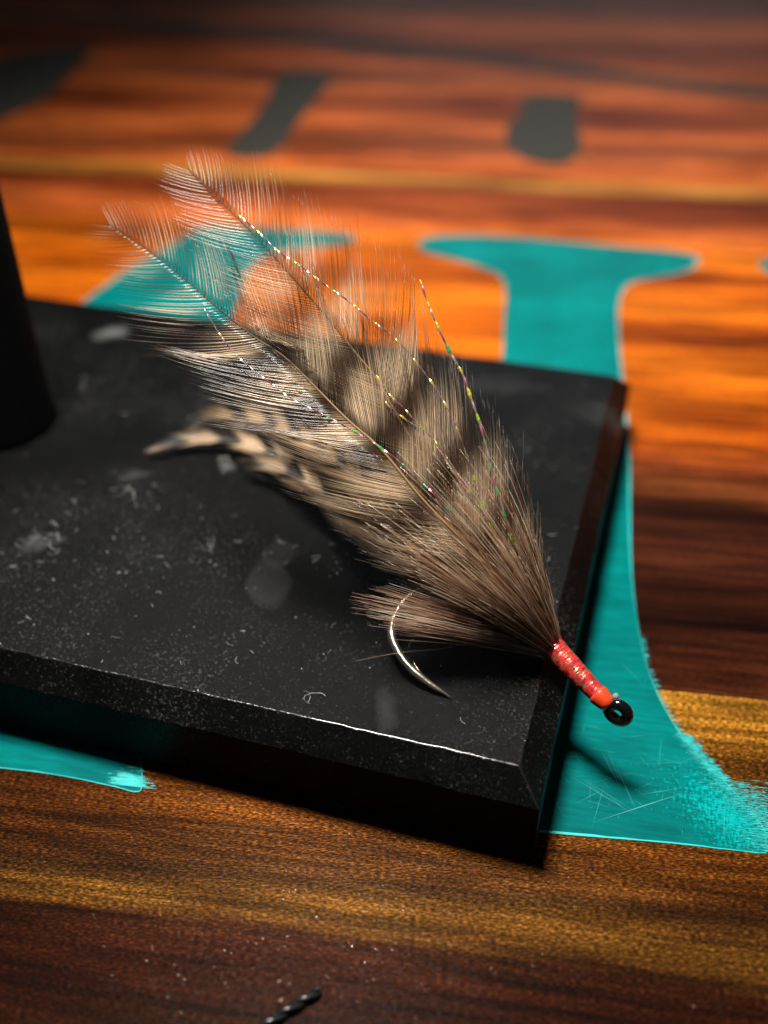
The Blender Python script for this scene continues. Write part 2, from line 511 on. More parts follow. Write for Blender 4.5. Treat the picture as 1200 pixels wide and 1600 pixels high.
FAR1 = [[-20.086,25.12],[-24.036,33.265],[-23.115,36.897],[-20.178,38.467],[-19.514,33.724],[-19.452,30.281],[-20.007,28.056]]
FAR2 = [[-10.957,35.148],[-8.803,35.088],[-8.861,32.203],[-8.978,29.452],[-9.113,25.994],[-9.74,25.17],[-10.712,25.501],[-10.767,27.474],[-10.709,31.196]]
FAR3 = [[-0.922,33.027],[1.149,33.243],[0.992,30.882],[1.14,29.102],[1.172,27.762],[0.992,26.473],[0.365,25.617],[-0.584,25.994],[-1.266,27.044],[-1.459,28.823],[-1.285,30.05],[-0.974,31.05]]
for P in (FAR1, FAR2, FAR3):
    V, F = slab(ccw([list(p) for p in smooth_poly(P, 3)]), -0.3, 0.006)
    obj('dark_inlay', V, F, slate, table, smooth=False)
FL = np.array([[-40,44.2],[-28.749,43.679],[-23.63,43.365],[-20.267,43.039],[-16.849,42.243],[-13.539,41.365],[-10.351,40.414],[-7.307,39.506],[-4.389,38.538],[-1.608,37.614],[1.046,36.733],[3.577,35.802],[5.989,34.914],[9.633,33.641],[16,31.0]])
up = [[x, y + 0.75] for x, y in FL]
dn = [[x, y - 0.75] for x, y in FL]
V, F = slab(ccw(up + dn[::-1]), -0.3, 0.009)
obj('dark_inlay_line', V, F, slate, table, smooth=False)

# scratches in the resin and resin smeared into the grain beside it
def slivers(spec, z):
    V, F = [], []
    for (x, y, a, L, wd) in spec:
        c, s_ = math.cos(a), math.sin(a)
        i = len(V)
        zz = z + 0.004 * random.random()
        for l, h in ((-L / 2, 0), (0, -wd / 2), (L / 2, 0), (0, wd / 2)):
            V.append((x + c * l - s_ * h, y + s_ * l + c * h, zz))
        F.append((i, i + 1, i + 2, i + 3))
    return V, F
def inside(P, x, y):
    r = False
    for i in range(len(P)):
        (x1, y1), (x2, y2) = P[i - 1], P[i]
        if (y1 > y) != (y2 > y) and x < (x2 - x1) * (y - y1) / (y2 - y1) + x1:
            r = not r
    return r
PI_ = [list(p) for p in smooth_poly(I_LETTER)]
spec = [(1.75, 0.62, 0.48, 1.5, 0.018), (1.2, 0.75, -0.55, 1.1, 0.010), (1.55, 0.9, 1.9, 0.9, 0.010), (1.35, 1.2, -1.2, 0.7, 0.009),
        (2.0, 0.9, 0.3, 0.8, 0.009), (1.1, 3.7, -1.3, 0.5, 0.012)]
while len(spec) < 70:
    x, y = random.uniform(0.4, 3.2), random.triangular(0.1, 4.0, 0.5)
    a, L = random.uniform(0, math.pi), random.uniform(0.08, 0.9) ** 1.3
    if inside(PI_, x, y) and inside(PI_, x + L / 2 * math.cos(a), y + L / 2 * math.sin(a)) and inside(PI_, x - L / 2 * math.cos(a), y - L / 2 * math.sin(a)):
        spec.append((x, y, a, L, random.uniform(0.003, 0.007)))
V, F = slivers(spec, 0.0095)
o = obj('scratches', V, F, smear, letter_I, smooth=False)
o['kind'] = 'stuff'
def edge_u(v):           # right outline of the letter's foot
    R = np.array(I_LETTER[13:28])
    return float(np.interp(v, R[::-1, 1], R[::-1, 0]))
spec = []
for _ in range(2000):    # brushed across the grain
    v = random.uniform(0.10, 2.0)
    u = edge_u(v) + random.gauss(0.03, 0.12) * (1.5 if v < 1.2 else 0.5)
    if v > 0.12:
        spec.append((u, v, random.gauss(0.02, 0.05), random.uniform(0.03, 0.15), random.uniform(0.003, 0.010)))
for _ in range(420):     # threads of resin running out along the grain
    v = random.triangular(0.10, 1.35, 0.12)
    u = edge_u(v) + abs(random.gauss(0.1, 0.45))
    spec.append((u, v, random.gauss(0.0, 0.05), random.uniform(0.05, 0.35), random.uniform(0.004, 0.013)))
for _ in range(90):      # whiskers up the stem's edge
    v = random.uniform(1.6, 4.0)
    spec.append((edge_u(v) + 0.03, v, random.gauss(0.0, 0.12), random.uniform(0.05, 0.16), random.uniform(0.006, 0.014)))
random.shuffle(spec)
V, F = slivers(spec[::2], 0.0115)
obj('smeared_resin', V, F, smear, letter_I, smooth=False)['kind'] = 'stuff'
V, F = slivers(spec[1::2], 0.0115)
o = obj('smeared_resin', V, F, cyan, letter_I, smooth=False)
o['kind'] = 'stuff'
spec = []
for _ in range(260):
    spec.append((random.gauss(-5.42, 0.12), 0.02 + abs(random.gauss(0, 0.10)), random.gauss(0.02, 0.06), random.uniform(0.05, 0.25), random.uniform(0.006, 0.02)))
V, F = slivers(spec, 0.0115)
o = obj('smeared_resin', V, F, cyan, letter_L, smooth=False)
o['kind'] = 'stuff'

# tiny glossy bumps added to give the varnish sparkles of light
V, F = [], []
for _ in range(190):
    x, y = random.gauss(-2.3, 1.5), random.triangular(-3.6, -0.1, -1.9)
    if random.random() < 0.5:
        y = round(y * 3) / 3 + random.gauss(0, 0.04)
    ru, rv_, rh = random.uniform(0.008, 0.026), random.uniform(0.006, 0.012), random.uniform(0.003, 0.006)
    i0 = len(V)
    for ring, hh in ((1.0, 0.0), (0.75, 0.6), (0.35, 0.93)):
        for q in range(7):
            an = q * 2 * math.pi / 7
            V.append((x + ru * ring * math.cos(an), y + rv_ * ring * math.sin(an), 0.0005 + rh * hh))
    V.append((x, y, 0.0005 + rh))
    for r_ in range(2):
        for q in range(7):
            F.append((i0 + r_ * 7 + q, i0 + r_ * 7 + (q + 1) % 7, i0 + (r_ + 1) * 7 + (q + 1) % 7, i0 + (r_ + 1) * 7 + q))
    for q in range(7):
        F.append((i0 + 14 + q, i0 + 14 + (q + 1) % 7, i0 + 21))
o = obj('sparkle_bumps', V, F, m_plain('glossy_sparkle_bump', (0.10, 0.045, 0.02), 0.10, 0.0, 1.0), table)
o['kind'] = 'stuff'

# ------------------------------------------------------------------ the vise: base plate and post
ZT, CH, ZB = 1.39, 0.346, 0.12
X0, X1, Y0, Y1 = -17.5, 0.0, 0.0, 9.996          # flat top of the plate
vise = empty('fly_tying_vise', (-10.9, 5.1, 0), 'black powder coated vise base plate with an upright post, dusty top', 'vise')
plate_mat = m_plate()
def plate_mesh():
    bm = bmesh.new()
    rings = [(-0.02, ZB), (0.0, ZB + 0.02), (0.0, ZT - CH), (CH, ZT)]
    lv = []
    for ins, z in rings:
        e = CH - ins
        cs = ((X0 - e, Y0 - e), (X1 + e, Y0 - e), (X1 + e, Y1 + e), (X0 - e, Y1 + e))
        row = []
        for q in range(4):
            (xa, ya), (xb, yb) = cs[q], cs[(q + 1) % 4]
            nseg = 110 if q in (0, 2) else 64
            for i in range(nseg):
                f_ = i / nseg
                wob = 0.0
                if 1 < i < nseg - 1 and z > ZB + 0.1:
                    wob = rng.normal(0, 0.0030) - (0.014 if rng.random() < 0.03 else 0)
                nx, ny = ((0, -1), (1, 0), (0, 1), (-1, 0))[q]
                row.append(bm.verts.new((xa + (xb - xa) * f_ + nx * wob, ya + (yb - ya) * f_ + ny * wob, z)))
        lv.append(row)
    lv[0] = lv[0]
    for a, b in zip(lv[:-1], lv[1:]):
        nn_ = len(a)
        for k in range(nn_):
            bm.faces.new((a[k], a[(k + 1) % nn_], b[(k + 1) % nn_], b[k]))
    bm.faces.new(lv[-1])
    bm.faces.new(lv[0][::-1])
    bm.normal_update()
    ed = [e for e in bm.edges if e.calc_face_angle(0) > 0.3]
    bmesh.ops.bevel(bm, geom=ed, offset=0.055, segments=4, profile=0.5, affect='EDGES', clamp_overlap=True)
    bm.verts.index_update()
    V = [tuple(v.co) for v in bm.verts]
    F = [tuple(v.index for v in f.verts) for f in bm.faces]
    bm.free()
    return V, F
V, F = plate_mesh()
plate = obj('base_plate', V, F, plate_mat, vise, smooth=False, at=None)
# the coat's marks are laid out in the scene frame: keep the plate's own origin at the frame's origin
plate.location = Vector((10.9, -5.1, 0)) * S
plate.data.transform(Matrix.Translation(Vector((-10.9, 5.1, 0)) * S))
edge_mat = m_plain('glossy_edge', (0.010, 0.010, 0.011), 0.24, 0.0, 0.9, bump=(11, 1.0, 0.03))  # glossier coat on the bevels, put in for a stronger edge glint
plate.data.materials.append(edge_mat)
for p in plate.data.polygons:
    nz = p.normal.z
    p.use_smooth = False
    flat = max(abs(p.normal.x), abs(p.normal.y), abs(nz)) > 0.99 or abs(abs(nz) - 0.7071) < 0.02
    if not flat:
        p.use_smooth = True
        p.material_index = 1 if nz > 0.75 else 0
post_mat = m_plain('black_enamel', (0.0006, 0.0006, 0.0007), 0.6, bump=(20, 0.2, 0.005))
post_mat.node_tree.nodes['Principled BSDF'].inputs['Specular IOR Level'].default_value = 0.04
pr = [(1.06, 0.0), (1.075, 0.03), (1.06, 0.09), (1.02, 0.13), (1.02, 13.6), (0.95, 13.7)]
V, F = lathe(pr, (-10.95, 5.2, ZT), seg=64)
post = obj('post', V, F, post_mat, vise)
rub = m_plain('black_rubber', (0.01, 0.01, 0.01), 0.8)
for x, y in ((-16.6, 0.9), (-0.7, 0.7), (-0.7, 9.3), (-16.6, 9.1)):
    V, F = lathe([(0.5, 0.0), (0.52, 0.03), (0.5, 0.13)], (x, y, 0.001), seg=24)
    obj('rubber_foot', V, F, rub, vise)

# ------------------------------------------------------------------ the fly
E_ = np.array([1.131, 1.255, 1.25])
H0, H1 = np.array([0.952, 1.406, 1.31]), np.array([0.012, 2.012, 1.62])
fly = empty('fishing_fly', (-1.097, 0.835, ZT), 'streamer fly of barred brown hackle with red thread head lying over the plate corner', 'fishing fly')
axis = nrm(H1 - H0)

steel = m_plain('bright_hook_wire', (0.44, 0.40, 0.33), 0.27, 0.88, 0.3, bump=(14, 0.5, 0.012), var=0.5)
black = m_plain('black_lacquer', (0.004, 0.004, 0.004), 0.12, 0.0, 1.0)

HOOK = [[0.952,1.406,1.31],[0.48,1.72,1.455],[0.012,2.012,1.62],[-0.58,2.292,1.9],[-1.023,2.361,2.12],[-1.305,2.364,2.17],[-1.614,2.291,2.12],[-1.865,2.172,2.05],[-2.058,1.978,1.95],[-2.15,1.703,1.84],[-2.124,1.483,1.74],[-1.99,1.279,1.66],[-1.748,1.075,1.58],[-1.437,0.935,1.5],[-1.097,0.835,1.43]]
P, L = resample(HOOK, 140)
t = np.linspace(0, 1, 140)
r = np.interp(t, [0, 0.55, 0.80, 0.90, 0.96, 1.0], [0.060, 0.060, 0.063, 0.060, 0.038, 0.004])
V, F, _ = tubes(P, r, 14)
hook = obj('hook', V, F, steel, fly)
# barb of the hook: a sliver raised on the inner side of the point
pb = P[122]
tb_ = nrm(P[126] - P[118])
inn = nrm(np.array([0.45, 0.8, 0.35]))
q = np.array([pb + tb_ * 0.22 + inn * 0.03, pb + tb_ * 0.08 + inn * 0.055, pb - tb_ * 0.08 + inn * 0.10])
Pq, _ = resample(q, 8)
V, F, _ = tubes(Pq, np.linspace(0.030, 0.006, 8), 8)
obj('hook_barb', V, F, steel, hook)
# eye: a ring of wire, turned up towards the viewer
dirx = nrm(E_ - H0)
vn_ = np.array([0.231, -0.751, 0.618])
nax = nrm(vn_ * 0.78 + nrm(np.cross(dirx, vn_)) * 0.55)
e1 = nrm(dirx - nax * (dirx @ nax))
e2 = np.cross(nax, e1)
cen = H0 + e1 * 0.17
a = np.linspace(0, 2 * np.pi, 41)
V, F = [], []
for i in range(40):
    for j in range(14):
        b = 2 * np.pi * j / 14
        rad = e1 * np.cos(a[i]) * 1.18 + e2 * np.sin(a[i])
        V.append(cen + rad * 0.116 + nrm(rad) * 0.080 * np.cos(b) + nax * 0.080 * np.sin(b))
        F.append((i * 14 + j, ((i + 1) % 40) * 14 + j, ((i + 1) % 40) * 14 + (j + 1) % 14, i * 14 + (j + 1) % 14))
obj('hook_eye', V, F, black, hook)

# thread head, wound in laps and flooded with resin
n = 150
prof = [(0.01, -0.02)]
Lh = float(np.linalg.norm(H1 - H0))
for i in range(n):
    t_ = i / (n - 1)
    rr = np.interp(t_, [0, 0.06, 0.3, 0.8, 0.95, 1.0], [0.105, 0.118, 0.133, 0.172, 0.182, 0.16])
    rr += 0.0006 * math.sin(t_ * 2 * math.pi * 26) + 0.004 * math.sin(t_ * 41 + 1) * math.sin(t_ * 13)
    prof.append((rr, t_ * Lh))
prof.append((0.05, Lh + 0.02))
V, F = lathe(prof, H0, axis, 44)
V = np.array(V)
V += rng.normal(0, 0.0012, V.shape)
head = obj('thread_head', V, F, m_head(), fly)
V, F = lathe([(0.05, -0.04), (0.105, -0.025), (0.122, 0.03), (0.136, 0.10), (0.146, 0.17), (0.140, 0.21)], H0, axis, 36)
obj('thread_collar', V, F, m_plain('orange_red_thread', (0.62, 0.05, 0.012), 0.3, 0, 0.9, bump=(30, 0.4, 0.01)), head)
k = NT('clear_resin_drop')
k.set(k.b, Base_Color=(0.95, 0.9, 0.88, 1), Roughness=0.08, Transmission_Weight=0.85)
drop = k.m
V, F = lathe([(0.01, -0.05), (0.035, -0.035), (0.05, 0), (0.035, 0.03), (0.008, 0.045)], H0 + np.array([0.085, 0.09, 0.10]), (0.7, 0.2, 0.6), 14)
obj('resin_drop', V, F, drop, head)

# ---- feathers
fib = m_fibre('hackle_barb', 0.28, 0.38, 0.8)
fib_low = m_fibre('hackle_barb_soft', 0.42, 0.25)
fib_col = m_fibre('collar_fibre', 0.22, 0.18, 1.0)
rach = m_fibre('feather_shaft', 0.5, 0.05, 0.25)

def m_web():
    k = NT('feather_web')
    at = k.n('ShaderNodeVertexColor', layer_name='Col')
    k.link(at.outputs['Color'], k.b.inputs['Base Color'])
    k.set(k.b, Roughness=0.6, Specular_IOR_Level=0.1)
    tl = k.n('ShaderNodeBsdfTranslucent')
    k.link(at.outputs['Color'], tl.inputs['Color'])
    m1 = k.n('ShaderNodeMixShader')
    m1.inputs[0].default_value = 0.45
    k.link(k.b.outputs[0], m1.inputs[1])
    k.link(tl.outputs[0], m1.inputs[2])
    tp = k.n('ShaderNodeBsdfTransparent')
    m2 = k.n('ShaderNodeMixShader')
    k.link(at.outputs['Alpha'], m2.inputs[0])
    k.link(tp.outputs[0], m2.inputs[1])
    k.link(m1.outputs[0], m2.inputs[2])
    k.link(m2.outputs[0], k.out.inputs['Surface'])
    return k.m
web_mat = m_web()
VIEWN = np.array([0.231, -0.751, 0.618])
def feather(Q, normal, width, spacing, cream, dark, period, lean=(58, 30), phase=0.0, sharp=1.35, cup=0.12, clump=0.35, mat=fib,
            brad=0.0069, t0=0.0, barbout=0.0, shaft=((0.016, 0.009, 0.006), (0.32, 0.19, 0.09)), lenjit=0.035, asym=(1.0, 1.0), zmin=None, sparse=2.8, chev=0.55, web=0.0):
    """Q: shaft from tip to root.  width(t): barb length in cm, t=0 tip .. 1 root"""
    n = 160
    P, L = resample(Q, n)
    tt = np.linspace(0, 1, n)
    rr = np.interp(tt, [0, 0.1, 0.5, 1], [0.005, 0.009, 0.016, 0.026])
    band = 0.5 + 0.5 * np.sin(tt * L / period * 2 * np.pi * 1.0 + phase)
    sh = np.outer(1 - np.interp(tt, [0, .3, .5, 1], [0, .05, .7, 1]), shaft[0]) + np.outer(np.interp(tt, [0, .3, .5, 1], [0, .05, .7, 1]), shaft[1])
    V, F, C = tubes(P, rr, 6, sh[None])
    o = obj('hackle_feather', V, F, rach, fly, cols=C)
    xs = np.linspace(0, 1, 400)
    gap = np.interp(xs, [0, 0.22, 0.42, 0.6, 1], [spacing * sparse, spacing * sparse * 0.9, spacing * 1.25, spacing, spacing * 0.9])
    cum = np.r_[0, np.cumsum(L / 399 / gap[1:])]
    nb = int(cum[-1])
    K = 9
    pts, rad, cols = [], [], []
    WV, WF, WC = [], [], []
    nvec = nrm(np.asarray(normal, float))
    for side in (-1, 1):
        ts = np.interp(np.arange(nb) + rng.uniform(-0.2, 0.2, nb), cum, xs)
        ts = ts[(ts > t0 + 0.004) & (ts < 0.97)]
        m = len(ts)
        # neighbouring barbs cling together in small clumps
        g = np.cumsum(rng.random(m) < 0.16)
        gj = rng.normal(0, 1, g.max() + 1)[g]
        base = np.stack([np.interp(ts, tt, P[:, k]) for k in range(3)], 1)
        T = nrm(np.gradient(P, axis=0))
        tan = -nrm(np.stack([np.interp(ts, tt, T[:, k]) for k in range(3)], 1))     # towards the tip
        sd = nrm(np.cross(tan, np.broadcast_to(nvec, tan.shape))) * side
        nn = nrm(np.cross(sd, tan)) * side
        a0 = np.radians(np.interp(ts, [0, 0.08, 1], [lean[1] * 0.95, lean[0], lean[0]]) + rng.normal(0, 0.7, m) + gj * 2.2 * clump)
        a1 = np.radians(np.interp(ts, [0, 0.08, 1], [lean[1] * 0.80, lean[1], lean[1]]) + rng.normal(0, 1.1, m) + gj * 4.5 * clump)
        Ln = width(ts) * asym[0 if side < 0 else 1] * (1 + rng.normal(0, lenjit, m) + gj * 0.02)
        cur = base.copy()
        poly = [cur.copy()]
        lift = rng.normal(0, 0.015, m) + gj * 0.04
        for j in range(1, K):
            f = (j - 0.5) / (K - 1)
            an = a0 + (a1 - a0) * f ** 0.8
            d = tan * np.cos(an)[:, None] + sd * np.sin(an)[:, None] + nn * (lift + cup * f)[:, None]
            cur = cur + nrm(d) * (Ln / (K - 1))[:, None]
            poly.append(cur.copy())
        Pp = np.stack(poly, 1)
        if zmin is not None:
            Pp[..., 2] = np.maximum(Pp[..., 2], zmin + rng.uniform(0, 0.03, m)[:, None])
        f = np.linspace(0, 1, K)
        R = brad * np.interp(f, [0, 0.35, 0.6, 1], [1.2, 1.0, 0.62, 0.10])[None, :] * (rng.uniform(0.8, 1.2, m) * np.interp(ts, [0, 0.08, 0.25, 0.5], [0.6, 0.8, 0.9, 0.95]))[:, None]
        s = (ts * L)[:, None] - chev * (f[None] * Ln[:, None])
        bar = np.sin(s / period * 2 * np.pi + phase + 0.12 * gj[:, None] + (0.3 * side + 0.45 * np.sin(ts * 17 + side))[:, None] * (sharp > 2)) * 2.0 * sharp + (0.5 if sharp < 2 else 0.9)
        bar = 1 / (1 + np.exp(-bar * 1.6))
        c = np.asarray(cream)[None, None] * bar[..., None] + np.asarray(dark)[None, None] * (1 - bar[..., None])
        c = c * (rng.uniform(0.6, 1.2, m) * np.interp(ts, [0, 0.06, 0.18], [0.4, 0.6, 1.0]))[:, None, None]
        if sharp < 2:                               # the web towards the root is a warmer brown
            c = c * (1 - np.interp(ts, [0.28, 0.5], [0, 1])[:, None, None] * np.array([0.08, 0.14, 0.22]))
        tipd = np.clip((f - 0.62) / 0.3, 0, 1)[None, :, None] * 0.7
        c = c * (1 - tipd) + np.array([0.05, 0.028, 0.016]) * tipd
        pts.append(Pp); rad.append(R); cols.append(c)
        if web:                                     # interlocked barbules: a thin see-through sheet between the barbs
            st = np.linspace(0, m - 1, max(8, m // 3)).astype(int)
            kk = 7
            i0 = len(WV)
            fade = np.interp(ts[st], [0.26, 0.52, 0.9, 0.97], [0, 1, 1, 0])
            for a_, q_ in enumerate(st):
                for j in range(kk):
                    WV.append(Pp[q_, j] - nvec * 0.006)
                    WC.append((*(c[q_, j] * 0.8), web * fade[a_] * (1 - (j / (kk - 1)) ** 1.6) * rng.uniform(0.75, 1.1)))
            for a_ in range(len(st) - 1):
                for j in range(kk - 1):
                    v_ = i0 + a_ * kk + j
                    WF.append((v_, v_ + 1, v_ + kk + 1, v_ + kk))
    V, F, C = tubes(np.concatenate(pts), np.concatenate(rad), 3, np.concatenate(cols))
    b = obj('barbs', V, F, mat, o, cols=np.clip(C, 0, 1))
    b['kind'] = 'stuff'
    if web:
        obj('web', WV, WF, web_mat, o, cols=np.clip(WC, 0, 1))
    return o

CREAM, BRN = (0.88, 0.72, 0.53), (0.080, 0.038, 0.020)
A = [[-6.186,4.949,6.747],[-5.569,4.65,6.428],[-4.938,4.355,6.092],[-4.265,4.029,5.671],[-3.644,3.739,5.247],[-3.23,3.531,4.937],[-2.856,3.355,4.648],[-2.289,2.975,4.072],[-1.625,2.668,3.482],[-0.876,2.376,2.718],[-0.006,1.979,1.685]]
B = [[-7.24,4.264,6.067],[-6.225,3.924,5.759],[-5.339,3.525,5.427],[-4.622,3.246,5.143],[-4.046,3.063,4.949],[-3.1,2.66,4.43],[-2.548,2.466,4.149],[-1.891,2.189,3.647],[-1.129,2.043,2.99],[-0.006,1.979,1.685]]
CT = [[-7.098,5.572,1.7],[-6.675,5.929,1.8],[-5.88,5.723,2.0],[-4.592,4.895,2.3],[-3.305,3.712,2.6],[-2.123,2.752,2.6],[-0.941,2.152,2.3],[-0.005,1.964,1.7]]
DL = [[-7.582,4.845,1.6],[-6.959,5.26,1.65],[-6.12,5.347,1.72],[-5.099,4.932,1.85],[-3.847,4.009,2.05],[-2.691,3.02,2.2],[-1.551,2.417,2.1],[-0.741,2.177,1.9],[-0.007,2.002,1.65]]

wA = lambda t: np.interp(t, [0, 0.03, 0.10, 0.22, 0.45, 0.7, 0.9, 1], [0.30, 0.66, 1.0, 1.45, 2.0, 2.1, 1.8, 1.0])
wB = lambda t: np.interp(t, [0, 0.03, 0.10, 0.22, 0.45, 0.7, 0.9, 1], [0.30, 0.62, 0.95, 1.45, 2.1, 2.2, 1.9, 1.0])
feather(A, VIEWN + np.array([0.25, 0, 0.1]), wA, 0.030, CREAM, BRN, 1.05, lean=(42, 28), phase=0.6, sharp=1.35, clump=0.12, web=0.26, lenjit=0.06)
feather(B, VIEWN + np.array([-0.15, 0, 0.1]), wB, 0.029, CREAM, BRN, 1.0, lean=(42, 28), phase=2.0, clump=0.22, sharp=1.35, cup=0.10, web=0.24, lenjit=0.06)
# the pair behind them, a little shorter
def shifted(Q, d, cut):
    Q = np.array(Q)[cut:]
    k = np.linspace(1, 0, len(Q))[:, None]
    return Q + np.array(d) * k
feather(shifted(A, (0.10, 0.45, -0.45), 6), VIEWN + np.array([0.1, 0.1, 0.3]), lambda t: 1.2 - 0.2 * t, 0.045, (0.50, 0.38, 0.26), (0.05, 0.028, 0.016), 0.95, lean=(34, 22), phase=1.4)
# boldly barred pair lying low on the plate
low = dict(lean=(22, 8), sharp=3.2, clump=0.22, mat=fib_low, cup=0.05, zmin=ZT + 0.012, sparse=1.0, chev=0.3)
feather(DL, (0.1, -0.55, 0.83), lambda t: np.interp(t, [0, 0.1, 0.3, 0.6, 1], [0.2, 0.55, 0.95, 1.25, 1.1]), 0.022, (0.60, 0.43, 0.27), (0.008, 0.005, 0.003), 0.95, phase=0.9, brad=0.0085, **low)
feather(CT, (0.1, -0.5, 0.83), lambda t: np.interp(t, [0, 0.1, 0.3, 0.6, 1], [0.3, 0.7, 1.1, 1.3, 1.0]), 0.024, (0.42, 0.27, 0.14), (0.010, 0.007, 0.004), 0.80, phase=2.4, brad=0.0085, **low)
feather(shifted(DL, (0.5, -0.55, 0.05), 2), (0.1, -0.5, 0.83), lambda t: np.interp(t, [0, 0.2, 0.6, 1], [0.4, 1.0, 1.3, 1.0]), 0.024, (0.60, 0.43, 0.27), (0.008, 0.005, 0.003), 0.95, phase=3.9, brad=0.0085, **low)

# ---- collar of hackle fibres swept back from the head
def collar(N, thmin, thmax, lmin, lmax, tone, psi=None, ax=None, name='hackle_collar', rad=0.0068, flop=0.25, root=None):
    ax = nrm(np.asarray(ax if ax is not None else np.array([-0.70, 0.08, 0.64])))
    root = H1 if root is None else root
    n1 = nrm(VIEWN - ax * (VIEWN @ ax))          # towards the viewer
    n2 = np.cross(ax, n1)
    ps = rng.uniform(0, 2 * np.pi, N) if psi is None else rng.uniform(psi[0], psi[1], N)
    th = np.radians(thmin + (thmax - thmin) * np.sqrt(rng.random(N)))
    Ln = (lmin + (lmax - lmin) * rng.random(N) ** 1.5) * (1 - 0.25 * (th - np.radians(thmin)) / np.radians(max(thmax - thmin, 1)))
    rv = n1 * np.cos(ps)[:, None] + n2 * np.sin(ps)[:, None]
    if thmax > 18:                               # the hackle parts above the bend of the hook
        th = th * np.interp(rv @ np.array([-0.45, -0.55, -0.70]), [-0.1, 0.3, 0.9], [1.0, 0.8, 0.45])
    p = root + rv * rng.uniform(0.04, 0.17, N)[:, None] - ax * rng.uniform(0.0, 0.12, N)[:, None]
    K = 11
    poly = [p.copy()]
    fl = rng.normal(0, 0.06, (N, 3))
    for j in range(1, K):
        f = (j - 0.5) / (K - 1)
        a = th * (1.08 - 0.40 * f)
        d = ax * np.cos(a)[:, None] + rv * np.sin(a)[:, None] + fl * f + np.array([0, 0, -flop]) * f * f
        p = p + nrm(d) * (Ln / (K - 1))[:, None]
        poly.append(p.copy())
    Pp = np.stack(poly, 1)
    over = Pp[..., 0] < 0.1
    Pp[..., 2] = np.where(over, np.maximum(Pp[..., 2], ZT + 0.015 + rng.uniform(0, 0.05, N)[:, None]), Pp[..., 2])
    f = np.linspace(0, 1, K)
    R = rad * np.interp(f, [0, 0.3, 0.8, 1], [0.9, 1.0, 0.6, 0.15])[None] * rng.uniform(0.6, 1.3, N)[:, None]
    base = np.array(tone)[rng.integers(0, len(tone), N)]
    c = base[:, None, :] * rng.uniform(0.7, 1.3, N)[:, None, None] * np.interp(f, [0, 0.5, 1], [0.8, 1.0, 1.25])[None, :, None]
    V, F, C = tubes(Pp, R, 3, np.clip(c, 0, 1))
    o = obj(name, V, F, fib_col, fly, cols=C)
    o['kind'] = 'stuff'
    return o
TONE = [(0.42, 0.225, 0.13), (0.20, 0.095, 0.052), (0.60, 0.38, 0.24), (0.08, 0.036, 0.020), (0.85, 0.65, 0.47)]
collar(1200, 3, 31, 1.3, 3.9, TONE)
collar(110, 18, 34, 1.2, 2.9, TONE, name='hackle_collar')
collar(130, 3, 26, 2.4, 4.2, [(0.50, 0.33, 0.21), (0.36, 0.21, 0.12), (0.62, 0.46, 0.32)], rad=0.0115, flop=0.12, name='collar_shafts')
# lower tuft lying out to the left across the bend of the hook
TUFT = [(0.72, 0.47, 0.34), (0.55, 0.33, 0.22), (0.85, 0.66, 0.52), (0.26, 0.13, 0.08)]
collar(240, 0, 4.5, 2.5, 3.2, TUFT, ax=(-2.55, -0.90, 1.10), name='hackle_tuft', flop=0.05, root=H1 + np.array([-0.05, 0.0, -0.05]))
collar(45, 0, 13, 1.8, 3.0, TONE, ax=(-2.6, 0.75, 0.35), name='hackle_tuft', flop=0.05, root=H1 + np.array([-0.05, 0.0, -0.05]))
ST = [[-2.515,1.009,1.55],[-2.124,1.106,1.68],[-1.794,1.237,1.72],[-1.395,1.463,1.66],[-1.0,1.742,1.6],[-0.1,1.98,1.62]]
P, L = resample(ST, 40)
V, F, C = tubes(P, np.linspace(0.003, 0.010, 40), 5, np.tile((0.30, 0.19, 0.12), (1, 40, 1)))
obj('stray_barb', V, F, fib_col, fly, cols=C)

